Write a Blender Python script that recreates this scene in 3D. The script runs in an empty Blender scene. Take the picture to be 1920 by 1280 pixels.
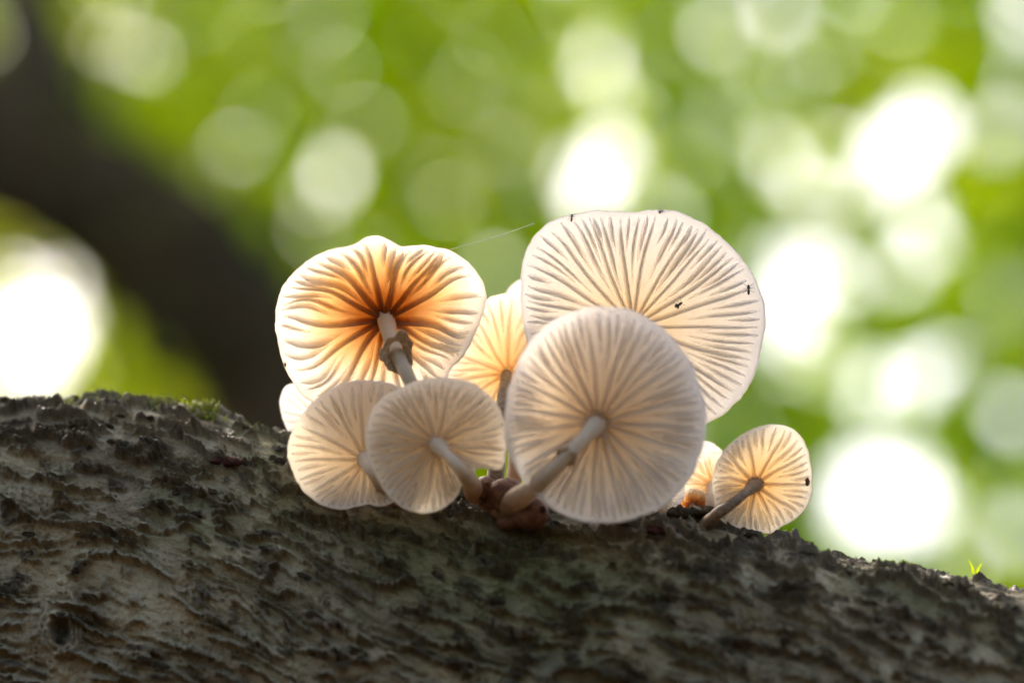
import bpy, math, random
import numpy as np
from mathutils import Vector, Matrix

random.seed(7)
rng = np.random.default_rng(7)
R = math.radians
scene = bpy.context.scene
col = scene.collection

# ------------------------------------------------------------------ camera
PITCH = R(18.0)
CAM = np.array([0.0, 0.0, 0.42])
LENS, SENSOR = 100.0, 36.0
K = SENSOR / LENS / 1920.0            # tangent per photo pixel
AX_R = np.array([1.0, 0, 0])
AX_F = np.array([0, math.cos(PITCH), math.sin(PITCH)])
AX_U = np.array([0, -math.sin(PITCH), math.cos(PITCH)])
FOCUS = 0.763

cam_data = bpy.data.cameras.new("camera")
cam_data.lens = LENS
cam_data.sensor_width = SENSOR
cam_data.clip_start = 0.02
cam_data.clip_end = 500.0
cam_data.dof.use_dof = True
cam_data.dof.focus_distance = FOCUS
cam_data.dof.aperture_fstop = 4.0
cam_data.dof.aperture_blades = 0
cam = bpy.data.objects.new("camera", cam_data)
cam.matrix_world = Matrix(((AX_R[0], AX_U[0], -AX_F[0], CAM[0]),
                           (AX_R[1], AX_U[1], -AX_F[1], CAM[1]),
                           (AX_R[2], AX_U[2], -AX_F[2], CAM[2]),
                           (0, 0, 0, 1)))
col.objects.link(cam)
scene.camera = cam

# ------------------------------------------------------------------ sky and sun
SUN_DIR = Vector((-0.34, 0.77, 1.0)).normalized()      # towards the sun: behind the fungi, high
SUN_EL = math.asin(SUN_DIR.z)
SUN_AZ = math.atan2(SUN_DIR.x, SUN_DIR.y)
world = bpy.data.worlds.new("World")
scene.world = world
world.use_nodes = True
wn = world.node_tree.nodes
wn.clear()
w_out = wn.new("ShaderNodeOutputWorld")
w_bg = wn.new("ShaderNodeBackground")
w_sky = wn.new("ShaderNodeTexSky")
w_sky.sky_type = 'NISHITA'
w_sky.sun_disc = False
w_sky.sun_elevation = SUN_EL
w_sky.sun_rotation = SUN_AZ
w_sky.air_density = 1.0
w_sky.dust_density = 6.0
w_sky.ozone_density = 1.0
w_bg.inputs["Strength"].default_value = 0.15
world.node_tree.links.new(w_sky.outputs[0], w_bg.inputs[0])
world.node_tree.links.new(w_bg.outputs[0], w_out.inputs[0])

sun_data = bpy.data.lights.new("sun", 'SUN')
sun_data.energy = 1.1
sun_data.angle = R(6.0)
sun_data.color = (1.0, 0.95, 0.87)
sun = bpy.data.objects.new("sun", sun_data)
sun.rotation_euler = SUN_DIR.to_track_quat('Z', 'Y').to_euler()
sun.location = (-2, 6, 9)
col.objects.link(sun)

scene.view_settings.view_transform = 'Standard'
scene.view_settings.look = 'None'
scene.view_settings.gamma = 1.0
scene.view_settings.use_curve_mapping = False
scene.view_settings.exposure = 1.85
scene.view_settings.use_white_balance = True          # the photographer's setting for shade
scene.view_settings.white_balance_temperature = 6900
scene.view_settings.white_balance_tint = 10
scene.render.engine = 'CYCLES'
scene.cycles.use_denoising = True
scene.cycles.denoiser = 'OPENIMAGEDENOISE'
scene.cycles.max_bounces = 10
scene.cycles.diffuse_bounces = 6
scene.cycles.glossy_bounces = 3
scene.cycles.transparent_max_bounces = 24
scene.cycles.caustics_reflective = False
scene.cycles.caustics_refractive = False
scene.cycles.sample_clamp_indirect = 8.0


# ------------------------------------------------------------------ helpers
def cw(x, y, d):
    """camera-aligned coordinates (right, up, depth) to world"""
    x, y, d = np.broadcast_arrays(np.asarray(x, float), np.asarray(y, float), np.asarray(d, float))
    return CAM + x[..., None] * AX_R + y[..., None] * AX_U + d[..., None] * AX_F


def P(px, py, d):
    """photo pixel at a depth to world"""
    px, py, d = (np.asarray(v, float) for v in (px, py, d))
    return cw((px - 960) * K * d, (640 - py) * K * d, d)


def tag(o, label=None, cat=None, group=None, kind=None):
    if label: o["label"] = label
    if cat: o["category"] = cat
    if group: o["group"] = group
    if kind: o["kind"] = kind
    return o


def empty(name, loc):
    o = bpy.data.objects.new(name, None)
    o.empty_display_size = 0.01
    o.location = Vector(loc)
    col.objects.link(o)
    return o


def np_mesh(name, verts, faces, smooth=True, attrs=None):
    """verts (n,3); faces (m,k) array of equal-sized faces, or list of such arrays"""
    if not isinstance(faces, list):
        faces = [faces]
    me = bpy.data.meshes.new(name)
    verts = np.ascontiguousarray(verts, dtype=np.float32)
    me.vertices.add(len(verts))
    me.vertices.foreach_set("co", verts.ravel())
    nl = sum(f.size for f in faces)
    nf = sum(len(f) for f in faces)
    me.loops.add(nl)
    me.polygons.add(nf)
    me.loops.foreach_set("vertex_index", np.concatenate([f.ravel() for f in faces]).astype(np.int32))
    starts, acc = [], 0
    for f in faces:
        starts.append(acc + np.arange(len(f)) * f.shape[1])
        acc += f.size
    me.polygons.foreach_set("loop_start", np.concatenate(starts).astype(np.int32))
    me.polygons.foreach_set("use_smooth", np.full(nf, smooth, dtype=bool))
    me.update(calc_edges=True)
    for k, v in (attrs or {}).items():
        a = me.attributes.new(k, 'FLOAT', 'POINT')
        a.data.foreach_set("value", np.ascontiguousarray(v, dtype=np.float32).ravel())
    me.validate()
    return me


def link(name, me, mat=None, parent=None):
    o = bpy.data.objects.new(name, me)
    if mat and not me.materials:
        me.materials.append(mat)
    col.objects.link(o)
    if parent:
        o.parent = parent
        o.matrix_parent_inverse = Matrix.Identity(4)
    return o


def grid_faces(nu, nv, wrap_u=False, wrap_v=False, off=0):
    iu = np.arange(nu if wrap_u else nu - 1)
    iv = np.arange(nv if wrap_v else nv - 1)
    a, b = np.meshgrid(iu, iv, indexing='ij')
    a2, b2 = (a + 1) % nu, (b + 1) % nv
    return (np.stack([a * nv + b, a2 * nv + b, a2 * nv + b2, a * nv + b2], -1).reshape(-1, 4) + off)


def hash2(ix, iy, seed):
    h = (ix.astype(np.int64) * 374761393 + iy.astype(np.int64) * 668265263 + seed * 1274126177) & 0x7fffffff
    h = ((h ^ (h >> 13)) * 1274126177) & 0x7fffffff
    h = h ^ (h >> 16)
    return (h & 0xffff) / 65535.0


def vnoise(x, y, seed=0):
    """smooth 2-D value noise in -1..1"""
    ix, iy = np.floor(x), np.floor(y)
    fx, fy = x - ix, y - iy
    fx, fy = fx * fx * fx * (fx * (fx * 6 - 15) + 10), fy * fy * fy * (fy * (fy * 6 - 15) + 10)
    ix, iy = ix.astype(np.int64), iy.astype(np.int64)
    a, b = hash2(ix, iy, seed), hash2(ix + 1, iy, seed)
    c, d = hash2(ix, iy + 1, seed), hash2(ix + 1, iy + 1, seed)
    return 2 * ((a * (1 - fx) + b * fx) * (1 - fy) + (c * (1 - fx) + d * fx) * fy) - 1


def fbm(x, y, seed, octv=3):
    s, a, t = 0, 1.0, 0
    for i in range(octv):
        s = s + a * vnoise(x * 2 ** i, y * 2 ** i, seed + 17 * i)
        t += a
        a *= 0.5
    return s / t


def worley(x, y, seed):
    """distance to nearest jittered point, and that cell's random value"""
    ix, iy = np.floor(x).astype(np.int64), np.floor(y).astype(np.int64)
    best = np.full(x.shape, 9.0)
    rv = np.zeros(x.shape)
    for dx in (-1, 0, 1):
        for dy in (-1, 0, 1):
            cx, cy = ix + dx, iy + dy
            jx, jy = hash2(cx, cy, seed), hash2(cx, cy, seed + 5)
            d = np.hypot(x - cx - jx, y - cy - jy)
            m = d < best
            best = np.where(m, d, best)
            rv = np.where(m, hash2(cx, cy, seed + 11), rv)
    return best, rv


def sstep(a, b, x):
    t = np.clip((x - a) / (b - a), 0, 1)
    return t * t * (3 - 2 * t)


def tube(path, radii, n=12, closed_ends=True):
    path = np.asarray(path, float)
    radii = np.asarray(radii, float)
    m = len(path)
    T = np.gradient(path, axis=0)
    T /= np.linalg.norm(T, axis=1)[:, None]
    ref = np.array([0.0, 0, 1]) if abs(T[0][2]) < 0.9 else np.array([1.0, 0, 0])
    N = np.cross(T[0], ref); N /= np.linalg.norm(N)
    vs = []
    ang = np.linspace(0, 2 * math.pi, n, endpoint=False)
    for i in range(m):
        N = N - T[i] * np.dot(N, T[i]); N /= np.linalg.norm(N)
        B = np.cross(T[i], N)
        vs.append(path[i] + radii[i] * (np.cos(ang)[:, None] * N + np.sin(ang)[:, None] * B))
    v = np.concatenate(vs)
    f = [grid_faces(m, n, wrap_v=True)]
    if closed_ends:
        v = np.concatenate([v, path[:1], path[-1:]])
        i0, i1 = m * n, m * n + 1
        k = np.arange(n)
        f.append(np.concatenate([np.stack([np.full(n, i0), (k + 1) % n, k], 1),
                                 np.stack([np.full(n, i1), (m - 1) * n + k, (m - 1) * n + (k + 1) % n], 1)]))
    return v, f


def spline(pts, n):
    """Catmull-Rom through the points"""
    p = np.asarray(pts, float)
    p = np.concatenate([[2 * p[0] - p[1]], p, [2 * p[-1] - p[-2]]])
    out = []
    segs = len(p) - 3
    for t in np.linspace(0, segs, n):
        i = min(int(t), segs - 1)
        u = t - i
        a, b, c, d = p[i:i + 4]
        out.append(0.5 * ((2 * b) + (-a + c) * u + (2 * a - 5 * b + 4 * c - d) * u * u + (-a + 3 * b - 3 * c + d) * u ** 3))
    return np.array(out)


# ------------------------------------------------------------------ materials
class NT:
    def __init__(self, name):
        self.m = bpy.data.materials.new(name)
        self.m.use_nodes = True
        self.t = self.m.node_tree
        self.t.nodes.clear()
        self.out = self.t.nodes.new("ShaderNodeOutputMaterial")

    def n(self, kind, **kw):
        nd = self.t.nodes.new("ShaderNode" + kind)
        for k, v in kw.items():
            if k in nd.inputs.keys():
                nd.inputs[k].default_value = v
            else:
                setattr(nd, k, v)
        return nd

    def l(self, a, b):
        self.t.links.new(a, b)

    def ramp(self, fac, stops, interp='LINEAR'):
        r = self.n("ValToRGB")
        r.color_ramp.interpolation = interp
        e = r.color_ramp.elements
        while len(e) < len(stops):
            e.new(0.5)
        for el, (p, c) in zip(e, stops):
            el.position = p
            el.color = (*c, 1)
        self.l(fac, r.inputs[0])
        return r.outputs[0]

    def mix(self, fac, a, b):
        m = self.n("Mix", data_type='RGBA')
        if isinstance(fac, (int, float)): m.inputs[0].default_value = fac
        else: self.l(fac, m.inputs[0])
        for s, v in ((6, a), (7, b)):
            if isinstance(v, tuple): m.inputs[s].default_value = (*v, 1)
            else: self.l(v, m.inputs[s])
        return m.outputs[2]

    def math(self, op, a, b=0.0):
        m = self.n("Math", operation=op)
        for i, v in enumerate((a, b)):
            if isinstance(v, (int, float)): m.inputs[i].default_value = v
            else: self.l(v, m.inputs[i])
        return m.outputs[0]

    def noise(self, scale, detail=4, rough=0.55, vec=None, out=0):
        n = self.n("TexNoise", Scale=scale, Detail=detail, Roughness=rough)
        if vec is None:
            tc = self.n("TexCoord")
            vec = tc.outputs["Object"]
        self.l(vec, n.inputs["Vector"])
        return n.outputs[out]

    def attr(self, name, out="Fac"):
        a = self.n("Attribute", attribute_name=name)
        return a.outputs[out]

    def bump(self, h, strength, dist):
        b = self.n("Bump", Strength=strength, Distance=dist)
        self.l(h, b.inputs["Height"])
        return b.outputs[0]


GILL = {}


def mat_flesh(name, centre, mid, rim, transl=0.55, gloss=0.04, rough=0.35, spots=0.0, inner=None):
    """thin translucent fungus flesh; pigment runs from the stem (rho 0) to the margin (rho 1)"""
    t = NT(name)
    rho = t.attr("rho")
    warp = t.noise(220, 3, 0.6)
    r2 = t.math('ADD', rho, t.math('MULTIPLY', t.math('SUBTRACT', warp, 0.5), 0.22))
    stops = [(0.0, centre), (0.45, mid), (0.95, rim)] if inner is None else [(0.0, centre), (0.30, inner), (0.62, mid), (0.95, rim)]
    c = t.ramp(r2, stops)
    fleck = t.noise(900, 2, 0.5)
    c = t.mix(t.math('MULTIPLY', fleck, 0.10), c, (0.55, 0.38, 0.20))
    if spots:
        sp = t.noise(520, 3, 0.65)
        c = t.mix(t.math('MULTIPLY', t.ramp(sp, [(0.66, (0, 0, 0)), (0.74, (1, 1, 1))]), spots), c, (0.22, 0.11, 0.05))
    d = t.n("BsdfDiffuse", Roughness=0.3)
    tr = t.n("BsdfTranslucent")
    g = t.n("BsdfGlossy", Roughness=rough)
    t.l(c, d.inputs["Color"]); t.l(c, tr.inputs["Color"])
    nb = t.bump(t.noise(1600, 3, 0.6), 0.25, 0.0004)
    t.l(nb, d.inputs["Normal"]); t.l(nb, g.inputs["Normal"])
    m1 = t.n("MixShader", Fac=transl)
    t.l(d.outputs[0], m1.inputs[1]); t.l(tr.outputs[0], m1.inputs[2])
    m2 = t.n("MixShader", Fac=gloss)
    t.l(m1.outputs[0], m2.inputs[1]); t.l(g.outputs[0], m2.inputs[2])
    if name.startswith('gill_'):                  # a gill thins out to nothing where it runs into the cap
        tp = t.n("BsdfTransparent")
        m3 = t.n("MixShader")
        t.l(t.attr("body"), m3.inputs[0])
        t.l(tp.outputs[0], m3.inputs[1]); t.l(m2.outputs[0], m3.inputs[2])
        t.l(m3.outputs[0], t.out.inputs[0])
    else:
        t.l(m2.outputs[0], t.out.inputs[0])
    if not name.startswith('gill_'):
        lift = 1.0 if inner else 0.75
        up = lambda c: tuple(1 - (1 - q) * lift for q in c)
        GILL[name] = mat_flesh('gill_' + name, up(centre), up(mid), up(rim), 0.82, 0.02, rough, inner=inner and up(inner))
    return t.m


def mat_plain(name, c1, c2, scale, rough=0.7, bump=0.3, dist=0.001, spec=0.5, transl=0.0, detail=5):
    t = NT(name)
    n = t.noise(scale, detail, 0.6)
    c = t.ramp(n, [(0.35, c1), (0.65, c2)])
    p = t.n("BsdfPrincipled", Roughness=rough)
    p.inputs["Specular IOR Level"].default_value = spec
    t.l(c, p.inputs["Base Color"])
    t.l(t.bump(t.noise(scale * 3, 4, 0.65), bump, dist), p.inputs["Normal"])
    if transl:
        tr = t.n("BsdfTranslucent"); t.l(c, tr.inputs["Color"])
        m = t.n("MixShader", Fac=transl)
        t.l(p.outputs[0], m.inputs[1]); t.l(tr.outputs[0], m.inputs[2])
        t.l(m.outputs[0], t.out.inputs[0])
    else:
        t.l(p.outputs[0], t.out.inputs[0])
    return t.m


def mat_leaf(name, stops, trstops, transl=0.55):
    t = NT(name)
    v = t.attr("leafvar")
    c = t.ramp(v, stops)
    ct = t.ramp(v, trstops)
    p = t.n("BsdfPrincipled", Roughness=0.5)
    p.inputs["Specular IOR Level"].default_value = 0.3
    t.l(c, p.inputs["Base Color"])
    tr = t.n("BsdfTranslucent"); t.l(ct, tr.inputs["Color"])
    m = t.n("MixShader", Fac=transl)
    t.l(p.outputs[0], m.inputs[1]); t.l(tr.outputs[0], m.inputs[2])
    t.l(m.outputs[0], t.out.inputs[0])
    return t.m


def mat_bark():
    t = NT("beech_bark")
    scab, moss, tone = t.attr("scab"), t.attr("moss"), t.attr("tone")
    base = t.mix(tone, (0.11, 0.080, 0.041), (0.50, 0.405, 0.24))
    speck = t.noise(900, 6, 0.7)
    base = t.mix(t.ramp(speck, [(0.45, (0, 0, 0)), (0.75, (0.6, 0.6, 0.6))]), base, (0.065, 0.048, 0.028))
    blot = t.noise(70, 5, 0.65)
    base = t.mix(t.ramp(blot, [(0.46, (0, 0, 0)), (0.66, (0.75, 0.75, 0.75))]), base, (0.50, 0.44, 0.29))
    rust = t.noise(38, 4, 0.6)
    base = t.mix(t.ramp(rust, [(0.60, (0, 0, 0)), (0.75, (0.5, 0.5, 0.5))]), base, (0.075, 0.046, 0.024))
    green = t.mix(t.noise(500, 4, 0.6), (0.070, 0.075, 0.022), (0.22, 0.23, 0.08))
    mf = t.math('MULTIPLY', moss, t.math('ADD', t.noise(160, 5, 0.7), 0.25))
    base = t.mix(mf, base, green)
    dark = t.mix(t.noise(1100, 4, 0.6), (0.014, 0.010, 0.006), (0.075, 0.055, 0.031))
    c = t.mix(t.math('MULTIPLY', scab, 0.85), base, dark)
    p = t.n("BsdfPrincipled")
    p.inputs["Specular IOR Level"].default_value = 0.4
    t.l(c, p.inputs["Base Color"])
    wet = t.noise(90, 4, 0.6)
    t.l(t.ramp(wet, [(0.36, (0.32, 0.32, 0.32)), (0.50, (0.85, 0.85, 0.85))]), p.inputs["Roughness"])
    h = t.math('ADD', t.noise(1400, 6, 0.7), t.math('MULTIPLY', t.noise(420, 4, 0.6), 1.5))
    t.l(t.bump(h, 1.0, 0.0010), p.inputs["Normal"])
    t.l(p.outputs[0], t.out.inputs[0])
    return t.m


M_BARK = mat_bark()
M_SCAB = mat_plain("bark_crust", (0.022, 0.016, 0.009), (0.095, 0.070, 0.040), 900, 0.9, 0.9, 0.0006, 0.15)
M_FLAKE_RED = mat_plain("red_brown_bark", (0.020, 0.007, 0.005), (0.06, 0.020, 0.013), 700, 0.9, 0.9, 0.0006, 0.1)
M_A = mat_flesh("aged_amber_flesh", (0.20, 0.070, 0.015), (0.84, 0.64, 0.38), (0.93, 0.89, 0.83), 0.62, 0.03, inner=(0.50, 0.23, 0.06))
M_B = mat_flesh("ivory_flesh", (0.90, 0.77, 0.56), (0.90, 0.845, 0.76), (0.91, 0.90, 0.89), 0.43, 0.04, spots=0.25)
M_C = mat_flesh("cream_flesh", (0.83, 0.66, 0.45), (0.88, 0.785, 0.65), (0.92, 0.895, 0.86), 0.60, 0.04)
M_D = mat_flesh("tan_cream_flesh", (0.84, 0.67, 0.45), (0.87, 0.765, 0.60), (0.92, 0.87, 0.78), 0.60, 0.04)
M_F = mat_flesh("honey_flesh", (0.86, 0.60, 0.28), (0.88, 0.75, 0.54), (0.91, 0.87, 0.80), 0.54, 0.04)
M_W = mat_flesh("white_flesh", (0.92, 0.89, 0.84), (0.93, 0.91, 0.88), (0.93, 0.92, 0.91), 0.56, 0.05)
M_STEM_DARK = mat_plain("brown_stem", (0.12, 0.075, 0.04), (0.30, 0.20, 0.12), 800, 0.6, 0.5, 0.0004, transl=0.1)
def mat_stem(name, top, foot, transl):
    t = NT(name)
    g = t.math('ADD', t.attr("rho"), t.math('MULTIPLY', t.math('SUBTRACT', t.noise(350, 4, 0.65), 0.5), 0.5))
    c = t.ramp(g, [(0.30, top), (0.60, tuple(0.6 * a + 0.4 * b for a, b in zip(top, foot))), (0.90, foot)])
    c = t.mix(t.math('MULTIPLY', t.noise(1300, 4, 0.7), 0.35), c, tuple(0.45 * q for q in top))
    p = t.n("BsdfPrincipled", Roughness=0.6)
    p.inputs["Specular IOR Level"].default_value = 0.3
    t.l(c, p.inputs["Base Color"])
    t.l(t.bump(t.noise(900, 4, 0.7), 0.6, 0.0005), p.inputs["Normal"])
    tr = t.n("BsdfTranslucent"); t.l(c, tr.inputs["Color"])
    m = t.n("MixShader", Fac=transl)
    t.l(p.outputs[0], m.inputs[1]); t.l(tr.outputs[0], m.inputs[2])
    t.l(m.outputs[0], t.out.inputs[0])
    return t.m


M_STEM = mat_stem("fibrous_stem", (0.58, 0.44, 0.29), (0.40, 0.32, 0.22), 0.2)
M_STEM_CREAM = mat_stem("cream_stem", (0.90, 0.79, 0.62), (0.30, 0.16, 0.075), 0.45)
M_RING = mat_plain("dry_ring", (0.36, 0.26, 0.16), (0.66, 0.52, 0.36), 900, 0.6, 0.5, 0.0003, transl=0.25)
M_BUD = mat_plain("rusty_bud_skin", (0.07, 0.028, 0.016), (0.20, 0.088, 0.042), 500, 0.6, 0.6, 0.0005, 0.25, transl=0.1)
M_FLY = mat_plain("fly_chitin", (0.006, 0.006, 0.007), (0.02, 0.018, 0.016), 2500, 0.35, 0.2, 0.0001)
M_WING = mat_plain("fly_wing", (0.10, 0.09, 0.085), (0.18, 0.17, 0.16), 2500, 0.3, 0.1, 0.0001, transl=0.5)
M_THREAD = mat_plain("spider_silk", (0.75, 0.75, 0.72), (0.85, 0.85, 0.82), 900, 0.3, 0.0, 0.0001)
M_MOSS = mat_leaf("moss_green", [(0.0, (0.025, 0.030, 0.008)), (1.0, (0.07, 0.08, 0.014))],
                  [(0.0, (0.06, 0.08, 0.01)), (1.0, (0.26, 0.30, 0.025))], 0.4)
LEAF_STOPS = [(0.0, (0.045, 0.085, 0.006)), (0.6, (0.075, 0.12, 0.008)), (1.0, (0.11, 0.14, 0.01))]
LEAF_TR = [(0.0, (0.42, 0.64, 0.004)), (0.6, (0.66, 0.82, 0.006)), (1.0, (0.82, 0.86, 0.010))]
M_LEAF = mat_leaf("beech_leaf", LEAF_STOPS, LEAF_TR, 0.85)
M_WOODS = mat_leaf("woods_leaf", [(0.0, (0.035, 0.055, 0.015)), (1.0, (0.08, 0.10, 0.03))],
                   [(0.0, (0.12, 0.16, 0.03)), (1.0, (0.24, 0.28, 0.06))], 0.35)
M_IVY = mat_leaf("ivy_leaf", [(0.0, (0.020, 0.028, 0.007)), (1.0, (0.045, 0.055, 0.012))], [(0.0, (0.05, 0.06, 0.008)), (1.0, (0.13, 0.15, 0.012))], 0.4)
M_TRUNK = mat_plain("dark_trunk_bark", (0.030, 0.022, 0.011), (0.095, 0.068, 0.036), 14, 1.0, 0.8, 0.01, 0.05)
M_TWIG = mat_plain("limb_bark", (0.035, 0.027, 0.015), (0.085, 0.066, 0.040), 20, 1.0, 0.6, 0.006, 0.05)
M_GROUND = mat_plain("beech_leaf_litter", (0.035, 0.022, 0.011), (0.08, 0.052, 0.028), 6, 0.9, 0.8, 0.02)

# ------------------------------------------------------------------ ground
gx = np.linspace(-150, 150, 61)
GX, GY = np.meshgrid(gx, gx, indexing='ij')
GZ = 0.05 * vnoise(GX / 7, GY / 7, 3) - 0.03
gm = np_mesh("ground", np.stack([GX, GY, GZ], -1).reshape(-1, 3), grid_faces(61, 61))
tag(link("ground", gm, M_GROUND), "brown leaf litter floor of the wood", None, None, "structure")

# ------------------------------------------------------------------ the log
LA, LB = 0.056, 0.130                       # half depth, half height of its flattened section
CREST_PX = np.array([-9000, -2500, -400, 0, 110, 200, 290, 400, 470, 540, 640, 760, 880, 960, 1130, 1270, 1350, 1500, 1700, 1920, 2400, 16000], float)
CREST_PY = np.array([700, 742, 756, 757, 757, 752, 752, 775, 800, 824, 860, 900, 935, 950, 960, 962, 988, 1024, 1074, 1118, 1235, 5200], float)
CREST_D = np.interp(CREST_PX, [-9000, -400, 0, 400, 960, 1400, 1920, 2400, 16000], [0.86, 0.815, 0.805, 0.793, 0.768, 0.753, 0.745, 0.74, 0.70])
CX = (CREST_PX - 960) * K * CREST_D
CY = (640 - CREST_PY) * K * CREST_D


def crest(x):
    y = sum(np.interp(x + o, CX, CY) for o in (-0.012, -0.006, 0, 0.006, 0.012)) / 5
    d = sum(np.interp(x + o, CX, CREST_D) for o in (-0.03, -0.015, 0, 0.015, 0.03)) / 5
    return y, d


xs = np.concatenate([np.linspace(-1.5, -0.165, 70, endpoint=False), np.linspace(-0.165, 0.160, 1120), np.linspace(0.163, 1.9, 70)])
th = np.concatenate([np.linspace(R(12), R(108), 430), np.linspace(R(108.6), R(372), 70, endpoint=False)])


def log_point(x, t):
    """smooth log surface in camera-aligned coordinates"""
    y, d = crest(x)
    return np.stack([x + 0 * t, y - LB + LB * np.sin(t), d - LA * np.cos(t)], -1)


X, T = np.meshgrid(xs, th, indexing='ij')
yc, dc = crest(xs)
base = np.stack([X, (yc - LB)[:, None] + LB * np.sin(T), dc[:, None] - LA * np.cos(T)], -1)
# outward normal of the ellipse section
N0 = np.stack([0 * X, np.sin(T) / LB, -np.cos(T) / LA], -1)
N0 /= np.linalg.norm(N0, axis=-1)[..., None]
tt = np.linspace(0, R(372), 800)
arc = np.concatenate([[0], np.cumsum(np.hypot(LA * np.sin(tt[1:]), LB * np.cos(tt[1:])) * (tt[1] - tt[0]))])
S = X * 1000.0                                             # mm along
A = np.interp(T, tt, arc) * 1000.0                         # mm around
A = A + 0.10 * S                                           # ridges run slightly askew to the crest
w1 = fbm(S / 26, A / 16, 21, 3)
w2 = fbm(S / 30, A / 18, 43, 3)
Sw, Aw = S + 6 * w2, A + 5.5 * w1 + 1.0 * fbm(S / 7, A / 4, 47, 2)
big = 2.6 * fbm(S / 55, A / 26, 5, 3) + 1.7 * fbm(Sw / 18, Aw / 6.5, 9, 3) + 0.8 * fbm(Sw / 8, Aw / 3.0, 13, 2)
# long crusty ridges
rid = 1 - np.abs(fbm(Sw / 30, Aw / 8.5, 61, 2)) * 3.2
brk = sstep(-0.05, 0.30, fbm(Sw / 9, Aw / 5, 63, 2))
ridge = sstep(0.55, 0.92, rid) * brk
rid2 = 1 - np.abs(fbm(Sw / 18 + 7, Aw / 5.0, 71, 2)) * 3.4
brk2 = sstep(0.05, 0.35, fbm(Sw / 7, Aw / 4, 73, 2))
ridge2 = sstep(0.6, 0.95, rid2) * brk2
# separate scabs
wd, wr = worley(Sw / 8.0, Aw / 3.0, 81)
scabs = sstep(0.44, 0.24, wd + 0.12 * fbm(S / 1.5, A / 1.2, 83, 2)) * (wr > 0.74)
crumb = 0.5 + 0.5 * fbm(S / 2.4, A / 1.5, 91, 3)
# overlapping lips of cracked bark: a crusty overhang at the foot of each plate
phs = Aw / 5.6 + 1.0 * fbm(Sw / 24, A / 15, 131, 2) + 0.20 * fbm(S / 1.5, A / 1.2, 133, 3)
pid = np.floor(phs); fr = phs - pid
amp = sstep(-0.12, 0.16, fbm(S / 11 + pid * 13.7, pid * 3.1 + A / 60, 135, 3))
ph2 = Aw / 3.2 + 1.2 * fbm(Sw / 15, A / 10, 151, 2) + 0.2 * fbm(S / 1.5, A / 1.3, 153, 3)
pi2 = np.floor(ph2); f2 = ph2 - pi2
am2 = sstep(0.05, 0.30, fbm(S / 6 + pi2 * 9.7, pi2 * 2.3 + A / 40, 155, 3))
bump1 = amp * sstep(0, 0.07, fr) * sstep(0.50, 0.10, fr)
bump2 = am2 * sstep(0, 0.10, f2) * sstep(0.60, 0.15, f2)
lip = bump1 + 0.55 * bump2
lipdark = np.clip(np.maximum(amp * np.clip(sstep(0.34, 0.08, fr) + sstep(0.94, 1.0, fr), 0, 1),
                             am2 * np.clip(sstep(0.40, 0.12, f2) + sstep(0.93, 1.0, f2), 0, 1)), 0, 1) * (0.45 + 0.55 * crumb)
scab = np.clip(np.maximum(np.maximum(0.8 * ridge * ridge2 + 0.5 * ridge2, scabs), lipdark), 0, 1)
fine = 0.62 * fbm(Sw / 2.8, Aw / 1.0, 95, 3) + 0.26 * fbm(S / 0.95, A / 0.7, 97, 2)
calm = 1 - 0.5 * sstep(R(76), R(88), T)
height = big + 2.5 * lip + scab * (0.1 + 2.3 * crumb) * calm + fine * (0.8 + 1.5 * scab) * calm
# undercut groove just below each ridge
height -= 1.0 * np.clip(np.roll(scab, 5, axis=1) - scab, 0, 1)
# branch scar low on the flank
kx, ky = np.array([-0.119]), None
ks = -119.0
kt = np.interp(R(33), tt, arc) * 1000.0 + 0.10 * ks
kr = np.hypot((S - ks) / 0.95, (A - kt) / 1.5) * (1 + 0.35 * fbm(S / 4, A / 4, 141, 3))
height += 3.2 * sstep(10, 3, kr) - 3.4 * sstep(3.2, 1.2, kr) + 0.55 * np.cos(kr * 3.4 + w1 * 2) * sstep(11, 5, kr)
scab = np.maximum(scab, 0.9 * sstep(3.8, 2.2, kr))
# hollow the cluster grows from; shade under its caps put into the colour
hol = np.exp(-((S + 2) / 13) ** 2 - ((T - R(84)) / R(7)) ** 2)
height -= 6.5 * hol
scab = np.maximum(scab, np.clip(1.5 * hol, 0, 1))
fade = sstep(R(125), R(105), T) * sstep(R(8), R(14), T) + 0.35
height = height * np.clip(fade, 0, 1)
vis = base + N0 * (height / 1000.0)[..., None]
LOG_V = vis
mossf = sstep(0.0, 0.5, fbm(S / 30, A / 18, 111, 3)) * sstep(R(28), R(48), T) * 0.6
mossf = np.maximum(mossf, 1.2 * np.exp(-((S + 5) / 42) ** 2 - ((T - R(62)) / R(13)) ** 2))
mossf = np.maximum(mossf, 0.9 * np.exp(-((S + 68) / 5) ** 2 - ((T - R(70)) / R(4)) ** 2))
mossf = mossf + 1.0 * sstep(R(93), R(99), T) * (S < -55)
tone = np.clip(0.45 + 0.75 * fbm(Sw / 20, Aw / 7, 121, 3) + 0.25 * sstep(0, 2, big), 0, 1)
wv = cw(vis[..., 0], vis[..., 1], vis[..., 2]).reshape(-1, 3)
nS, nT = X.shape
faces = [grid_faces(nS, nT, wrap_v=True)]
c0, c1 = wv[:nT].mean(0), wv[-nT:].mean(0)
kk = np.arange(nT)
faces.append(np.concatenate([np.stack([np.full(nT, nS * nT), kk, (kk + 1) % nT], 1),
                             np.stack([np.full(nT, nS * nT + 1), (nS - 1) * nT + (kk + 1) % nT, (nS - 1) * nT + kk], 1)]))
wv = np.concatenate([wv, [c0, c1]])
pad = lambda a: np.concatenate([a.ravel(), [0, 0]])
faces[0] = faces[0][:, ::-1]
faces[1] = faces[1][:, ::-1]
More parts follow.
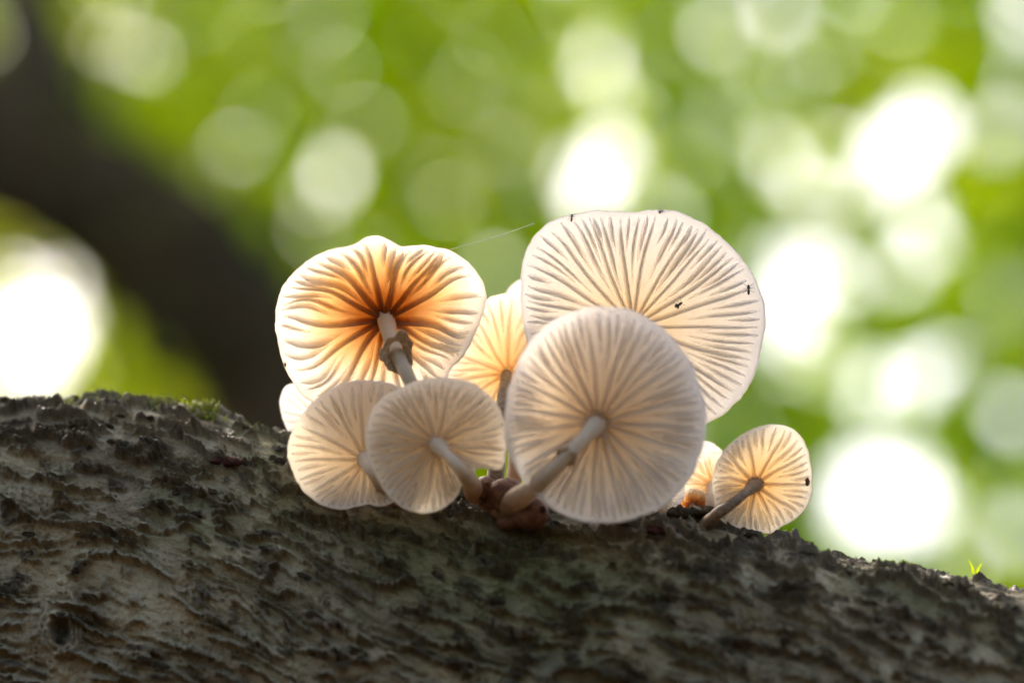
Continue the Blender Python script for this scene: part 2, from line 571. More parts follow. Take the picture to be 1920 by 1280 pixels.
log_me = np_mesh("fallen_log", wv, faces, True, {"scab": pad(scab), "moss": pad(np.clip(mossf, 0, 1)), "tone": pad(tone)})
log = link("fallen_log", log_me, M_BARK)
tag(log, "fallen beech trunk with rough scabby bark carrying the cluster of fungi", "log")


def on_log(px, py):
    """point of the displaced log surface seen at a photo pixel, with its tangent frame (world)"""
    sub = LOG_V[70:1190, :430]
    u = sub[..., 0] / sub[..., 2] / K + 960
    v = 640 - sub[..., 1] / sub[..., 2] / K
    d2 = (u - px) ** 2 + (v - py) ** 2
    cand = d2 < 9
    if cand.any():                                # nearest to the camera among those under the pixel
        dd = np.where(cand, sub[..., 2], 9)
        i, j = np.unravel_index(np.argmin(dd), dd.shape)
    else:
        i, j = np.unravel_index(np.argmin(d2), d2.shape)
    return sub[i, j], N0[70 + i, j]


def cvec(v):
    return np.asarray(v[0]) * AX_R + np.asarray(v[1]) * AX_U + np.asarray(v[2]) * AX_F


# crusty bark flakes lifted along the ridges: parts of the log
def flake_mesh(seed):
    r = np.random.default_rng(seed)
    n = 10
    ang = np.linspace(0, 2 * math.pi, n, endpoint=False)
    rad = 1 + 0.35 * r.uniform(-1, 1, n)
    ring = np.stack([np.cos(ang) * rad, np.sin(ang) * rad], 1)
    v = [np.c_[ring * 1.05, np.full(n, -0.5)], np.c_[ring, 0.25 + 0.3 * r.uniform(-1, 1, n)],
         np.c_[ring * 0.55 + 0.15 * r.uniform(-1, 1, (n, 2)), 0.75 + 0.45 * r.uniform(-1, 1, n)], np.array([[0, 0, 0.6]])]
    v = np.concatenate(v)
    k = np.arange(n); k2 = (k + 1) % n
    q = np.concatenate([np.stack([k, k2, n + k2, n + k], 1), np.stack([n + k, n + k2, 2 * n + k2, 2 * n + k], 1)])
    tri = np.stack([2 * n + k, 2 * n + k2, np.full(n, 3 * n)], 1)
    return np_mesh("bark_flake", v, [q, tri], False)


flake_ms = [flake_mesh(300 + i) for i in range(8)]
for m_ in flake_ms: m_.materials.append(M_SCAB)
cand = np.argwhere((scab[70:1190, :430] > 0.75))
pick = cand[rng.choice(len(cand), 260, replace=False)]
for n_, (i, j) in enumerate(pick):
    i += 70
    p = LOG_V[i, j]; nn = N0[i, j]
    tx = LOG_V[min(i + 6, nS - 1), j] - LOG_V[i - 6, j]
    tx = tx - nn * np.dot(tx, nn); tx /= np.linalg.norm(tx)
    # image-space handedness is flipped (depth is the third axis), so build the frame in world space
    pw, nw, txw = cw(*p), cvec(nn), cvec(tx)
    tyw = np.cross(nw, txw)
    sx, sy, sz = rng.uniform(0.0007, 0.0022), rng.uniform(0.0004, 0.0010), rng.uniform(0.0003, 0.0008)
    o = link("bark_flake", flake_ms[n_ % 8], None, log)
    tilt = rng.uniform(-0.3, 0.3)
    nw2 = nw * math.cos(tilt) + tyw * math.sin(tilt); tyw2 = np.cross(nw2, txw)
    o.matrix_basis = Matrix(((txw[0] * sx, tyw2[0] * sy, nw2[0] * sz, pw[0]), (txw[1] * sx, tyw2[1] * sy, nw2[1] * sz, pw[1]),
                             (txw[2] * sx, tyw2[2] * sy, nw2[2] * sz, pw[2]), (0, 0, 0, 1)))

# ------------------------------------------------------------------ fungi
class Cap:
    def __init__(self, att, depth, n, outline, k=0.16, nf=22, hg=0.10, wob=0.03, thick=0.0026, curl=None, mat=None,
                 gill_rim=0.968, seed=1, wave=0.02, levels=2, folds=0.0, gthick=0.00030, r_in=0.07, asym=0.0):
        self.__dict__.update(locals())
        r = np.random.default_rng(seed)
        nz = np.array([n[0], n[1], -n[2]], float)         # camera-aligned (right, up, depth); n[2] points at the viewer
        nz /= np.linalg.norm(nz)
        self.ez = cvec(nz)
        self.c = P(att[0], att[1], depth)
        ex = AX_R - self.ez * np.dot(AX_R, self.ez); ex /= np.linalg.norm(ex)
        self.ex, self.ey = ex, np.cross(self.ez, ex)
        ol = np.array(outline, float)
        rm = np.mean(np.hypot(ol[:, 0] - att[0], ol[:, 1] - att[1])) * K * depth
        self.Rm = rm
        for it in range(2):
            pl = self.c + self.ez * (k * rm)
            dirs = (P(ol[:, 0], ol[:, 1], np.ones(len(ol))) - CAM)
            tq = np.dot(pl - CAM, self.ez) / (dirs @ self.ez)
            hit = CAM + dirs * tq[:, None] - self.c
            lx, ly = hit @ self.ex, hit @ self.ey
            self.Rm = rm = float(np.mean(np.hypot(lx, ly)))
        ph, rr = np.arctan2(ly, lx), np.hypot(lx, ly)
        o = np.argsort(ph); ph, rr = ph[o], rr[o]
        self.ph = np.concatenate([ph - 2 * math.pi, ph, ph + 2 * math.pi]); self.rr = np.tile(rr, 3)
        self.wp = r.uniform(0, 6.28, 4)
        self.r = r
        self.gmat = GILL[mat.name]

    def Rphi(self, phi):
        phi = (phi + math.pi) % (2 * math.pi) - math.pi
        nick = 1 + 0.006 * vnoise(phi * 9 + 40, phi * 0 + self.seed, 3) + 0.004 * vnoise(phi * 26 + 90, phi * 0 + self.seed, 5)
        return nick * sum(np.interp(phi + o, self.ph, self.rr) for o in (-0.06, -0.03, 0, 0.03, 0.06)) / 5

    def z(self, rho, phi):
        """gill-side surface height towards the viewer, metres"""
        k, rm = self.k, self.Rm
        zz = rm * k * (0.85 * rho ** 2 + 0.15 * rho ** 6)
        zz = zz + rm * self.wave * rho ** 3 * (np.sin(3 * phi + self.wp[0]) + 0.7 * np.sin(5 * phi + self.wp[1]) + 0.4 * np.sin(9 * phi + self.wp[2]))
        if self.folds:
            zz = zz + rm * self.folds * np.sin(11 * phi + 1.5 * np.sin(2 * phi + self.wp[3])) * rho * (1 - 0.6 * rho)
        if self.curl:
            pc, wdt, amt = self.curl
            dphi = (phi - pc + math.pi) % (2 * math.pi) - math.pi
            zz = zz + rm * amt * np.exp(-(dphi / wdt) ** 2) * np.clip((rho - 0.78) / 0.22, 0, 1) ** 2
        return zz

    def pt(self, rho, phi, dz=0.0):
        r = rho * self.Rphi(phi)
        z = self.z(rho, phi) + dz
        return self.c + (r * np.cos(phi))[..., None] * self.ex + (r * np.sin(phi))[..., None] * self.ey + z[..., None] * self.ez

    def build(self, parent, org):
        nr, nphi = 36, 220
        rho = np.linspace(0.0, 1.0, nr) ** 0.85
        phi = np.linspace(0, 2 * math.pi, nphi, endpoint=False)
        RH, PH = np.meshgrid(rho, phi, indexing='ij')
        RH = np.maximum(RH, 0.004)
        bot = self.pt(RH, PH)
        th_ = self.thick * (1 - RH ** 1.6) + 0.00026 * np.sqrt(np.clip(1 - RH ** 14, 0, 1)) + 0.00003
        top = self.pt(RH, PH, -th_)
        v = np.concatenate([bot.reshape(-1, 3), top[::-1].reshape(-1, 3)]) - org
        f = grid_faces(2 * nr, nphi, wrap_v=True)
        rhp = np.clip(RH + self.asym * (0.5 - 0.5 * np.sin(PH + 0.1)) * RH ** 0.3, 0, 1)
        rhoa = np.concatenate([rhp.ravel(), rhp[::-1].ravel()])
        me = np_mesh("cap", v, f, True, {"rho": rhoa})
        cap = link("cap", me, self.mat, parent)
        # gills: full ones from the stem, shorter ones between them from the margin
        nf = self.nf
        ang = [(i + self.r.uniform(-0.14, 0.14)) * 2 * math.pi / nf for i in range(nf)]
        gl = [(a, self.r_in * self.r.uniform(0.8, 1.3), 1.0) for a in ang]
        step = 2 * math.pi / nf
        for a in ang:
            gl.append((a + step * self.r.uniform(0.46, 0.54), self.r.uniform(0.18, 0.42), 0.9))
            if self.levels > 1:
                gl.append((a + step * self.r.uniform(0.22, 0.28), self.r.uniform(0.42, 0.70), 0.75))
                gl.append((a + step * self.r.uniform(0.72, 0.78), self.r.uniform(0.42, 0.70), 0.75))
        for a, r0, hs in gl:
            self.gill(cap, org, a, r0, hs)
        return cap

    def gill(self, cap, org, a, r0, hs):
        n = 15
        t = np.linspace(0, 1, n)
        r1 = self.gill_rim * self.r.uniform(0.97, 1.01)
        rho = r0 + (r1 - r0) * t
        w = self.wob
        ph = a + w * (np.sin(4.5 * rho + self.wp[0] + 2.2 * math.sin(a * 2 + self.wp[1])) * 1.3
                      + 0.5 * np.sin(9 * rho + self.wp[2] + 3 * math.sin(a * 3 + self.wp[3])) + 0.10 * np.sin(15 * rho + self.r.uniform(0, 6.28))) * (0.35 + 0.65 * rho)
        h = self.Rm * self.hg * hs * (0.55 + 0.45 * np.sin(math.pi * np.clip(0.12 + 0.7 * t, 0, 1)) ** 0.8) * np.clip((1 - t) / 0.22, 0, 1) ** 0.6
        if r0 > 0.15:
            h = h * np.clip(t / 0.45, 0, 1) ** 0.8
        h = h * (1 + 0.10 * self.r.uniform(-1, 1))
        rr = rho * self.Rphi(ph)
        wid = self.gthick * (0.45 + 0.55 * np.clip((1 - t) / 0.25, 0, 1)) * self.r.uniform(0.85, 1.2)
        if r0 > 0.15:
            wid = wid * (0.3 + 0.7 * np.clip(t / 0.5, 0, 1))
        lean = self.r.uniform(-0.25, 0.25) * h
        cols = []
        for side, hh, ww in ((-1, 0.03, 2.3), (-1, 0.30, 1.2), (-1, 0.95, 0.5), (1, 0.95, 0.5), (1, 0.30, 1.2), (1, 0.03, 2.3)):
            dz = np.full(n, hh) if hh < 0 else hh * h
            off = side * wid * ww + (lean * max(hh, 0))
            # a little tip rounding
            dphi = off / np.maximum(rr, 0.0008)
            p = self.pt(rho, ph, dz) + off[:, None] * (-np.sin(ph)[:, None] * self.ex + np.cos(ph)[:, None] * self.ey)
            cols.append(p)
        v = np.stack(cols, 1).reshape(-1, 3) - org
        f = grid_faces(n, 6)
        ends = np.array([[0, 1, 2, 3], [0, 3, 4, 5]])
        ra = np.repeat(np.clip(rho + self.asym * (0.5 - 0.5 * np.sin(ph + 0.1)) * rho ** 0.3, 0, 1), 6)
        et = np.clip((1 - t) / 0.10, 0, 1) ** 0.7
        if r0 > 0.15:
            et = et * np.clip(t / 0.45, 0, 1)
        body = (et[:, None] * np.array([0.05, 0.95, 1.0, 1.0, 0.95, 0.05])[None]).ravel()
        me = np_mesh("gill", v, [f, ends, ends[:, ::-1] + (n - 1) * 6], True, {"rho": ra, "body": body})
        link("gill", me, self.gmat, cap)


def stem_obj(parent, org, pts, radii, mat, n=26, name="stem", seed=0):
    """pts: (px, py, depth)"""
    p = np.array([P(*q) for q in pts])
    path = spline(p, n)
    rad = np.interp(np.linspace(0, 1, n), np.linspace(0, 1, len(radii)), radii)
    r = np.random.default_rng(seed)
    v, f = tube(path, rad * (1 + 0.05 * r.uniform(-1, 1, n)), 16)
    # length-wise fibres
    m = n * 16
    a = np.tile(np.arange(16), n)
    ctr = np.repeat(path, 16, axis=0)
    v[:m] = ctr + (v[:m] - ctr) * (1 + 0.05 * np.sin(a * 5.1 + seed))[:, None]
    rho = np.concatenate([np.repeat(np.linspace(0.0, 1.0, n), 16), [0.0, 1.0]])
    me = np_mesh(name, v - org, f, True, {"rho": rho})
    return link(name, me, mat, parent)


def fungus(label, base, cap, stem=None, srad=None, smat=None, group="porcelain white fungi growing on the log", name="mushroom"):
    org = P(*base)
    e = empty(name, org)
    tag(e, label, "mushroom", group)
    cap.build(e, org)
    if stem:
        stem_obj(e, org, stem, srad, smat, seed=cap.seed)
    return e, org


# amber cap with torn ring
capA = Cap((722, 598), 0.770, (0.10, -0.30, 0.95), [
    (700, 443), (718, 445), (735, 455), (748, 464), (775, 460), (800, 459), (830, 466), (860, 477), (885, 495), (903, 520), (912, 545),
    (908, 575), (895, 608), (872, 650), (845, 692), (815, 735), (770, 765), (710, 775), (650, 772), (600, 758), (580, 752), (562, 735),
    (545, 710), (530, 680), (520, 640), (517, 600), (520, 565), (532, 535), (550, 510), (575, 488), (605, 472), (635, 462), (660, 460), (680, 447)],
    k=0.20, nf=14, hg=0.15, wob=0.07, thick=0.0030, mat=M_A, gill_rim=0.968, seed=11, wave=0.018, folds=0.055, curl=(-0.35, 0.42, 0.10), gthick=0.00044, asym=0.26)
eA, oA = fungus("amber stained mushroom with torn ring on its stem, its cap rim notched at the top", (818, 892, 0.768), capA,
                [(722, 596, 0.769), (735, 640, 0.758), (752, 680, 0.750), (772, 722, 0.746), (796, 800, 0.752), (818, 896, 0.772)],
                [0.0025, 0.0021, 0.0019, 0.0018, 0.0020, 0.0028], M_STEM)


def ring_obj(parent, org, centre, nrm, r_in, r_out, flare, seed, mat=M_RING, stretch=1.0):
    r = np.random.default_rng(seed)
    ez = cvec(np.array([nrm[0], nrm[1], -nrm[2]]) / np.linalg.norm(nrm))
    ex = AX_R - ez * np.dot(AX_R, ez); ex /= np.linalg.norm(ex); ey = np.cross(ez, ex)
    c = P(*centre)
    n, m = 48, 7
    ang = np.linspace(0, 2 * math.pi, n, endpoint=False)
    edge = 1 + 0.10 * np.sin(3 * ang + r.uniform(0, 6)) + 0.06 * np.sin(7 * ang + r.uniform(0, 6)) + 0.04 * r.uniform(-1, 1, n)
    s = np.concatenate([np.linspace(0, 1, m), np.linspace(1, 0, m)])
    top = np.concatenate([np.zeros(m), np.full(m, 0.0004)])
    v = []
    for si, ti in zip(s, top):
        rad = r_in + (r_out * edge - r_in) * si
        zz = flare * si ** 1.5 + 0.0004 * np.sin(5 * ang + seed) * si - ti
        v.append(c + (rad * np.cos(ang))[:, None] * ex + (rad * np.sin(ang) * stretch)[:, None] * ey + zz[:, None] * ez)
    v = np.concatenate(v)
    me = np_mesh("ring", v - org, grid_faces(2 * m, n, wrap_u=True, wrap_v=True), True)
    return link("ring", me, mat, parent)


ring_obj(eA, oA, (743, 656, 0.752), (0.22, -0.42, 0.88), 0.0018, 0.0044, 0.0024, 5, stretch=1.4)

# big ivory cap
capB = Cap((1186, 612), 0.768, (0.02, -0.22, 0.97), [
    (1010, 430), (1040, 412), (1072, 402), (1100, 396), (1140, 395), (1180, 397), (1215, 394), (1250, 393), (1280, 400), (1320, 420),
    (1360, 450), (1395, 490), (1420, 530), (1432, 565), (1435, 600), (1428, 640), (1418, 690), (1400, 730), (1375, 762), (1345, 785),
    (1318, 797), (1270, 815), (1200, 820), (1130, 805), (1060, 765), (1015, 705), (988, 645), (980, 590), (977, 540), (978, 505), (985, 475), (995, 450)],
    k=0.15, nf=22, hg=0.10, wob=0.022, thick=0.0032, mat=M_B, gill_rim=0.968, seed=22, wave=0.012)
fungus("largest ivory mushroom with two flies on its gills, standing behind the round cream cap", (1010, 945, 0.765), capB,
       [(1186, 610, 0.768), (1160, 700, 0.762), (1100, 820, 0.768), (1010, 948, 0.768)], [0.0036, 0.0031, 0.0032, 0.0045], M_STEM_CREAM)

# round front cap
capC = Cap((1122, 792), 0.730, (-0.06, -0.12, 0.99), [
    (1130, 574), (1180, 580), (1220, 597), (1260, 630), (1290, 670), (1312, 720), (1323, 770), (1322, 820), (1308, 870), (1285, 910),
    (1250, 945), (1200, 970), (1150, 981), (1100, 979), (1050, 962), (1015, 938), (992, 912), (970, 882), (952, 845), (946, 800),
    (948, 760), (958, 715), (975, 670), (1000, 630), (1035, 600), (1080, 580)],
    k=0.17, nf=19, hg=0.12, wob=0.016, thick=0.0030, mat=M_C, gill_rim=0.968, seed=33, wave=0.008)
eC, oC = fungus("round cream mushroom in front of the cluster with pale stem bent sideways", (958, 952, 0.756), capC,
                [(1122, 790, 0.731), (1100, 815, 0.7265), (1062, 856, 0.7245), (1010, 905, 0.729), (970, 935, 0.740), (950, 960, 0.758)],
                [0.0034, 0.0019, 0.0018, 0.0021, 0.0032, 0.0044], M_STEM_CREAM)
ring_obj(eC, oC, (1066, 852, 0.7245), (-0.5, -0.55, 0.65), 0.0017, 0.0029, 0.0010, 9, M_RING)

# notched front cap
capD = Cap((818, 834), 0.738, (0.06, -0.22, 0.97), [
    (740, 732), (765, 720), (800, 710), (840, 707), (880, 715), (915, 738), (938, 765), (947, 800), (949, 845), (946, 870), (935, 886), (912, 893),
    (890, 884), (872, 866), (864, 878), (866, 908), (855, 933), (830, 953), (800, 963), (770, 959), (735, 937), (710, 903), (692, 865), (686, 825),
    (688, 790), (700, 762), (718, 745)], k=0.17, nf=14, hg=0.095, wob=0.03, thick=0.0026, mat=M_D, gill_rim=0.968, seed=44, wave=0.012)
fungus("cream mushroom whose rim is notched where its short stem bends out", (886, 918, 0.752), capD,
       [(818, 832, 0.738), (838, 852, 0.7335), (862, 878, 0.732), (882, 902, 0.740), (892, 925, 0.756)], [0.0026, 0.0014, 0.0016, 0.0022, 0.0030], M_STEM_CREAM)

# cap leaning left
capE = Cap((684, 862), 0.750, (-0.05, -0.10, 0.99), [
    (690, 712), (720, 715), (745, 724), (765, 745), (785, 800), (785, 865), (765, 915), (735, 943), (712, 950), (690, 944), (665, 950),
    (640, 955), (610, 950), (585, 936), (562, 912), (550, 888), (541, 866), (538, 840), (545, 815), (560, 785), (580, 760), (605, 738), (635, 722), (660, 714)],
    k=0.15, nf=12, hg=0.06, wob=0.022, thick=0.0024, mat=M_D, gill_rim=0.96, seed=55, wave=0.014)
fungus("cream mushroom pressed against bark below the amber cap, behind the notched cap", (735, 925, 0.755), capE,
       [(684, 860, 0.750), (700, 880, 0.744), (718, 905, 0.748), (738, 930, 0.760)], [0.0022, 0.0021, 0.0024, 0.0030], M_STEM_CREAM)

# honey cap between the amber and the big one
capF = Cap((952, 700), 0.788, (0.0, -0.30, 0.95), [
    (905, 567), (925, 554), (950, 549), (975, 551), (1000, 565), (1025, 605), (1040, 660), (1040, 715), (1025, 765), (985, 795), (930, 798),
    (880, 785), (850, 755), (835, 718), (838, 690), (852, 655), (872, 618), (890, 588)],
    k=0.22, nf=12, hg=0.08, wob=0.03, thick=0.0026, mat=M_F, gill_rim=0.968, seed=66, wave=0.015)
fungus("honey coloured mushroom with dark stem squeezed between amber cap and largest ivory cap", (925, 920, 0.770), capF,
       [(950, 702, 0.787), (946, 735, 0.778), (938, 790, 0.772), (926, 924, 0.772)], [0.0016, 0.0018, 0.0019, 0.0026], M_STEM_DARK)

capG = Cap((1000, 590), 0.806, (0.1, -0.1, 0.97), [(946, 560), (955, 540), (972, 527), (1000, 520), (1030, 535), (1045, 580), (1030, 630), (1000, 645), (965, 630), (948, 595)],
           k=0.15, nf=12, hg=0.06, thick=0.0018, mat=M_W, seed=77, levels=1)
fungus("white mushroom edge peeking out above the honey coloured cap", (960, 935, 0.785), capG,
       [(1000, 592, 0.806), (985, 700, 0.80), (960, 940, 0.785)], [0.0018, 0.0018, 0.0024], M_STEM_CREAM)

capH = Cap((602, 790), 0.786, (-0.1, -0.05, 0.98), [(536, 722), (555, 718), (585, 722), (630, 735), (665, 775), (668, 820), (630, 850), (580, 850), (556, 835), (546, 818), (535, 797), (527, 775), (524, 752), (528, 735)],
           k=0.14, nf=13, hg=0.06, thick=0.0020, mat=M_W, seed=88, levels=1)
fungus("bright white mushroom half hidden behind the amber cap at the bark edge", (640, 885, 0.768), capH,
       [(602, 790, 0.786), (615, 830, 0.778), (640, 890, 0.770)], [0.0018, 0.0018, 0.0024], M_STEM_CREAM)

# the small group lower down the slope
capI = Cap((1416, 908), 0.756, (0.08, -0.12, 0.98), [
    (1460, 795), (1490, 805), (1510, 830), (1519, 865), (1523, 900), (1518, 940), (1500, 965), (1480, 979), (1463, 988), (1450, 1001), (1420, 997),
    (1380, 990), (1352, 975), (1338, 935), (1337, 890), (1348, 860), (1365, 835), (1385, 818), (1412, 803), (1435, 796)],
    k=0.15, nf=11, hg=0.095, wob=0.035, thick=0.0024, mat=M_F, gill_rim=0.968, seed=99, wave=0.014)
fungus("small cream mushroom with brown stem standing apart on the log slope", (1322, 985, 0.757), capI,
       [(1418, 906, 0.7565), (1398, 924, 0.749), (1370, 946, 0.746), (1342, 966, 0.748), (1318, 992, 0.760)], [0.0022, 0.0012, 0.0014, 0.0016, 0.0022], M_STEM_DARK)
capJ = Cap((1336, 908), 0.768, (-0.05, -0.15, 0.98), [
    (1308, 858), (1330, 853), (1352, 857), (1372, 880), (1378, 925), (1355, 960), (1315, 958), (1290, 930), (1282, 908), (1290, 880)],
    k=0.16, nf=10, hg=0.06, thick=0.0018, mat=M_F, seed=101, levels=1)
fungus("tiny honey mushroom wedged between round cream cap and small brown stemmed one", (1330, 982, 0.762), capJ,
       [(1336, 908, 0.768), (1332, 945, 0.763), (1328, 990, 0.764)], [0.0014, 0.0014, 0.0018], M_STEM_CREAM)
capK = Cap((1322, 862), 0.784, (0.0, -0.1, 0.99), [(1298, 834), (1325, 827), (1345, 837), (1358, 852), (1362, 880), (1340, 905), (1305, 905), (1285, 880), (1284, 850)],
           k=0.15, nf=9, hg=0.05, thick=0.0016, mat=M_W, seed=103, levels=1)
fungus("tiny white mushroom behind the tiny honey one", (1318, 985, 0.772), capK,
       [(1322, 862, 0.784), (1320, 920, 0.776), (1316, 992, 0.772)], [0.0012, 0.0012, 0.0016], M_STEM_CREAM)
capL = Cap((1300, 950), 0.766, (-0.2, -0.1, 0.96), [(1258, 950), (1268, 930), (1290, 918), (1320, 922), (1345, 945), (1345, 972), (1310, 985), (1270, 975)],
           k=0.2, nf=9, hg=0.05, thick=0.0018, mat=M_A, seed=105, levels=1)
fungus("tiny orange brown mushroom low on the bark beside the round cream cap", (1300, 985, 0.760), capL,
       [(1300, 950, 0.766), (1302, 968, 0.763), (1304, 992, 0.764)], [0.0014, 0.0014, 0.0018], M_STEM_DARK)
capN = Cap((1250, 935), 0.762, (-0.1, 0.2, 0.97), [(1205, 965), (1205, 925), (1230, 905), (1265, 905), (1285, 915), (1280, 938), (1262, 950), (1235, 966)],
           k=0.12, nf=9, hg=0.05, thick=0.0016, mat=M_W, seed=107, levels=1)
fungus("flat white mushroom tucked under the lower edge of the round cream cap", (1235, 975, 0.756), capN,
       [(1250, 935, 0.762), (1244, 950, 0.758), (1238, 980, 0.760)], [0.0014, 0.0014, 0.0018], M_STEM_CREAM)


# young rusty buds in the dark hollow
def bud(label, base, tip, rad, seed, mat=M_BUD):
    a, b = P(*base), P(*tip)
    n = 18
    t = np.linspace(0, 1, n)
    path = a + (b - a) * t[:, None]
    prof = rad * (0.55 + 0.25 * t + 0.5 * np.exp(-((t - 0.72) / 0.2) ** 2)) * np.sqrt(np.clip(1 - ((t - 0.5) / 0.505) ** 12, 0, 1))
    v, f = tube(path, np.maximum(prof, 1e-5), 18)
    nz = fbm(v[:, 0] * 600 + seed, v[:, 2] * 600, seed, 2)
    ctr = np.concatenate([np.repeat(path, 18, axis=0), path[:1], path[-1:]])
    v = ctr + (v - ctr) * (1 + 0.16 * nz)[:, None]
    org = a
    e = empty("mushroom_bud", org)
    tag(e, label, "mushroom bud", "young fungus buds in the hollow of the log")
    cut = 11
    me = np_mesh("bud_stem", v[:(cut + 1) * 18] - org, grid_faces(cut + 1, 18, wrap_v=True), True)
    link("bud_stem", me, mat, e)
    v2 = v[cut * 18:n * 18]
    ff = [grid_faces(n - cut, 18, wrap_v=True)]
    me = np_mesh("bud_cap", v2 - org, ff, True)
    link("bud_cap", me, mat, e)


bud("orange brown bud lying below the round cream cap", (935, 985, 0.752), (1018, 955, 0.738), 0.0036, 5)
bud("rusty bud at the base of the round cream mushroom", (905, 945, 0.758), (968, 925, 0.744), 0.0040, 6)
bud("small pink bud in the dark hollow beside the notched cap", (898, 935, 0.758), (912, 908, 0.748), 0.0026, 8)

# ------------------------------------------------------------------ bark details beside the fungi
def chip(label, px, py, size, mat, seed, name="bark_chip", cat="bark chip"):
    r = np.random.default_rng(seed)
    p, nn = on_log(px, py)
    pw, nw = cw(*p), cvec(nn)
    tx = AX_R - nw * np.dot(AX_R, nw); tx /= np.linalg.norm(tx); ty = np.cross(nw, tx)
    nu, nv = 22, 12
    u = np.linspace(-1, 1, nu); w = np.linspace(0, 2 * math.pi, nv, endpoint=False)
    U, Wv = np.meshgrid(u, w, indexing='ij')
    prof = np.clip(1 - np.abs(U) ** 2.6, 0, 1) ** 0.6 * (1 + 0.45 * fbm(U * 4 + seed, Wv, seed, 2))
    nz = 1 + 0.7 * fbm(U * 7 + seed, np.cos(Wv) * 3, seed + 3, 3)
    v = (pw + (U * size[0])[..., None] * tx + (np.cos(Wv) * prof * nz * size[1])[..., None] * ty
         + (np.sin(Wv) * prof * nz * size[2])[..., None] * nw)
    o = link(name, np_mesh(name, v.reshape(-1, 3), grid_faces(nu, nv, wrap_v=True), True), mat)
    return tag(o, label, cat)


chip("dark raised bark chip below the tiny orange brown mushroom", 1300, 962, (0.0075, 0.0022, 0.0020), M_SCAB, 3)
chip("dull red bark chip under the right rim of the round cream cap".replace("right ", "lower "), 1240, 992, (0.0045, 0.0018, 0.0008), M_FLAKE_RED, 4)
chip("rusty red bark chip above the wet ridge beside the leaning cream cap", 425, 862, (0.0048, 0.0017, 0.0007), M_FLAKE_RED, 6)


# ------------------------------------------------------------------ moss on the crest
def moss(label, spots, n, hmin, hmax, seed, name="moss"):
    r = np.random.default_rng(seed)
    vs, fs, lv = [], [], []
    for s in range(n):
        c = spots[r.integers(len(spots))]
        px, spread, back = c
        x = (px + r.normal(0, spread) - 960) * K * 0.80
        i = int(np.clip(np.searchsorted(xs, x), 71, 1188))
        j = int(np.searchsorted(th[:430], R(r.uniform(83, 86 + back))))
        j = min(j, 429)
        p = cw(*LOG_V[i, j])
        up = np.array([0, 0, 1.0]) + r.normal(0, 0.45, 3); up /= np.linalg.norm(up)
        sd = np.cross(up, r.normal(0, 1, 3)); sd /= np.linalg.norm(sd)
        h = r.uniform(hmin, hmax); w = h * 0.11
        b = r.normal(0, 0.3, 3) * h
        k = len(vs)
        vs += [p - sd * w - up * 0.0004, p + sd * w - up * 0.0004, p + up * h * 0.55 + sd * w * 0.8 + b * 0.3, p + up * h * 0.55 - sd * w * 0.8 + b * 0.3, p + up * h + b]
        fs.append((k, k + 1, k + 2, k + 3)); lv += [r.uniform()] * 5
        # side leaflets
        for q in range(3):
            t0 = r.uniform(0.3, 0.9); pp = p + up * h * t0 + b * t0 ** 2
            dr = r.normal(0, 1, 3) + up; dr /= np.linalg.norm(dr)
            k = len(vs)
            s2 = np.cross(dr, up); s2 /= np.linalg.norm(s2) + 1e-9
            l2 = h * 0.32
            vs += [pp, pp + dr * l2 * 0.5 + s2 * l2 * 0.16, pp + dr * l2, pp + dr * l2 * 0.5 - s2 * l2 * 0.16]
            fs.append((k, k + 1, k + 2, k + 3)); lv += [r.uniform()] * 4
    o = link(name, np_mesh(name, np.array(vs), np.array(fs), True, {"leafvar": lv}), M_MOSS)
    return tag(o, label, "moss", None, "stuff")


moss("low dark green moss cushion on the crest of the log", [(215, 25, 10), (265, 28, 10), (310, 16, 10)], 2000, 0.0006, 0.0018, 31)
moss("bright yellow green moss tuft at the drop of the log crest", [(372, 12, 9), (392, 9, 9), (405, 5, 8)], 420, 0.0010, 0.0030, 32)
moss("thin moss fringe along the high end of the log crest", [(20, 30, 10), (80, 25, 10), (130, 25, 10), (480, 14, 8), (180, 30, 9)], 1300, 0.0005, 0.0013, 33)


def sprout():
    p, nn = on_log(1822, 1060)
    pw = cw(*p)
    vs, fs, lv = [], [], []
    for (dx, h, bend) in ((-0.0006, 0.0036, -0.35), (0.0004, 0.0026, 0.5)):
        n = 6
        t = np.linspace(0, 1, n)
        path = pw + dx * AX_R + (t * h)[:, None] * AX_U + (bend * h * t ** 2)[:, None] * AX_R
        v, f = tube(path, 0.00042 * (1 - 0.75 * t), 6)
        off = sum(len(q) for q in vs)
        vs.append(v)
        fs.append(f[0] + off)
        lv += [0.9] * len(v)
    o = link("moss_sprout", np_mesh("moss_sprout", np.concatenate(vs), np.concatenate(fs), True, {"leafvar": lv}), M_LEAF)
    tag(o, "tiny green forked sprout alone on the bare slope of the log", "sprout")


sprout()


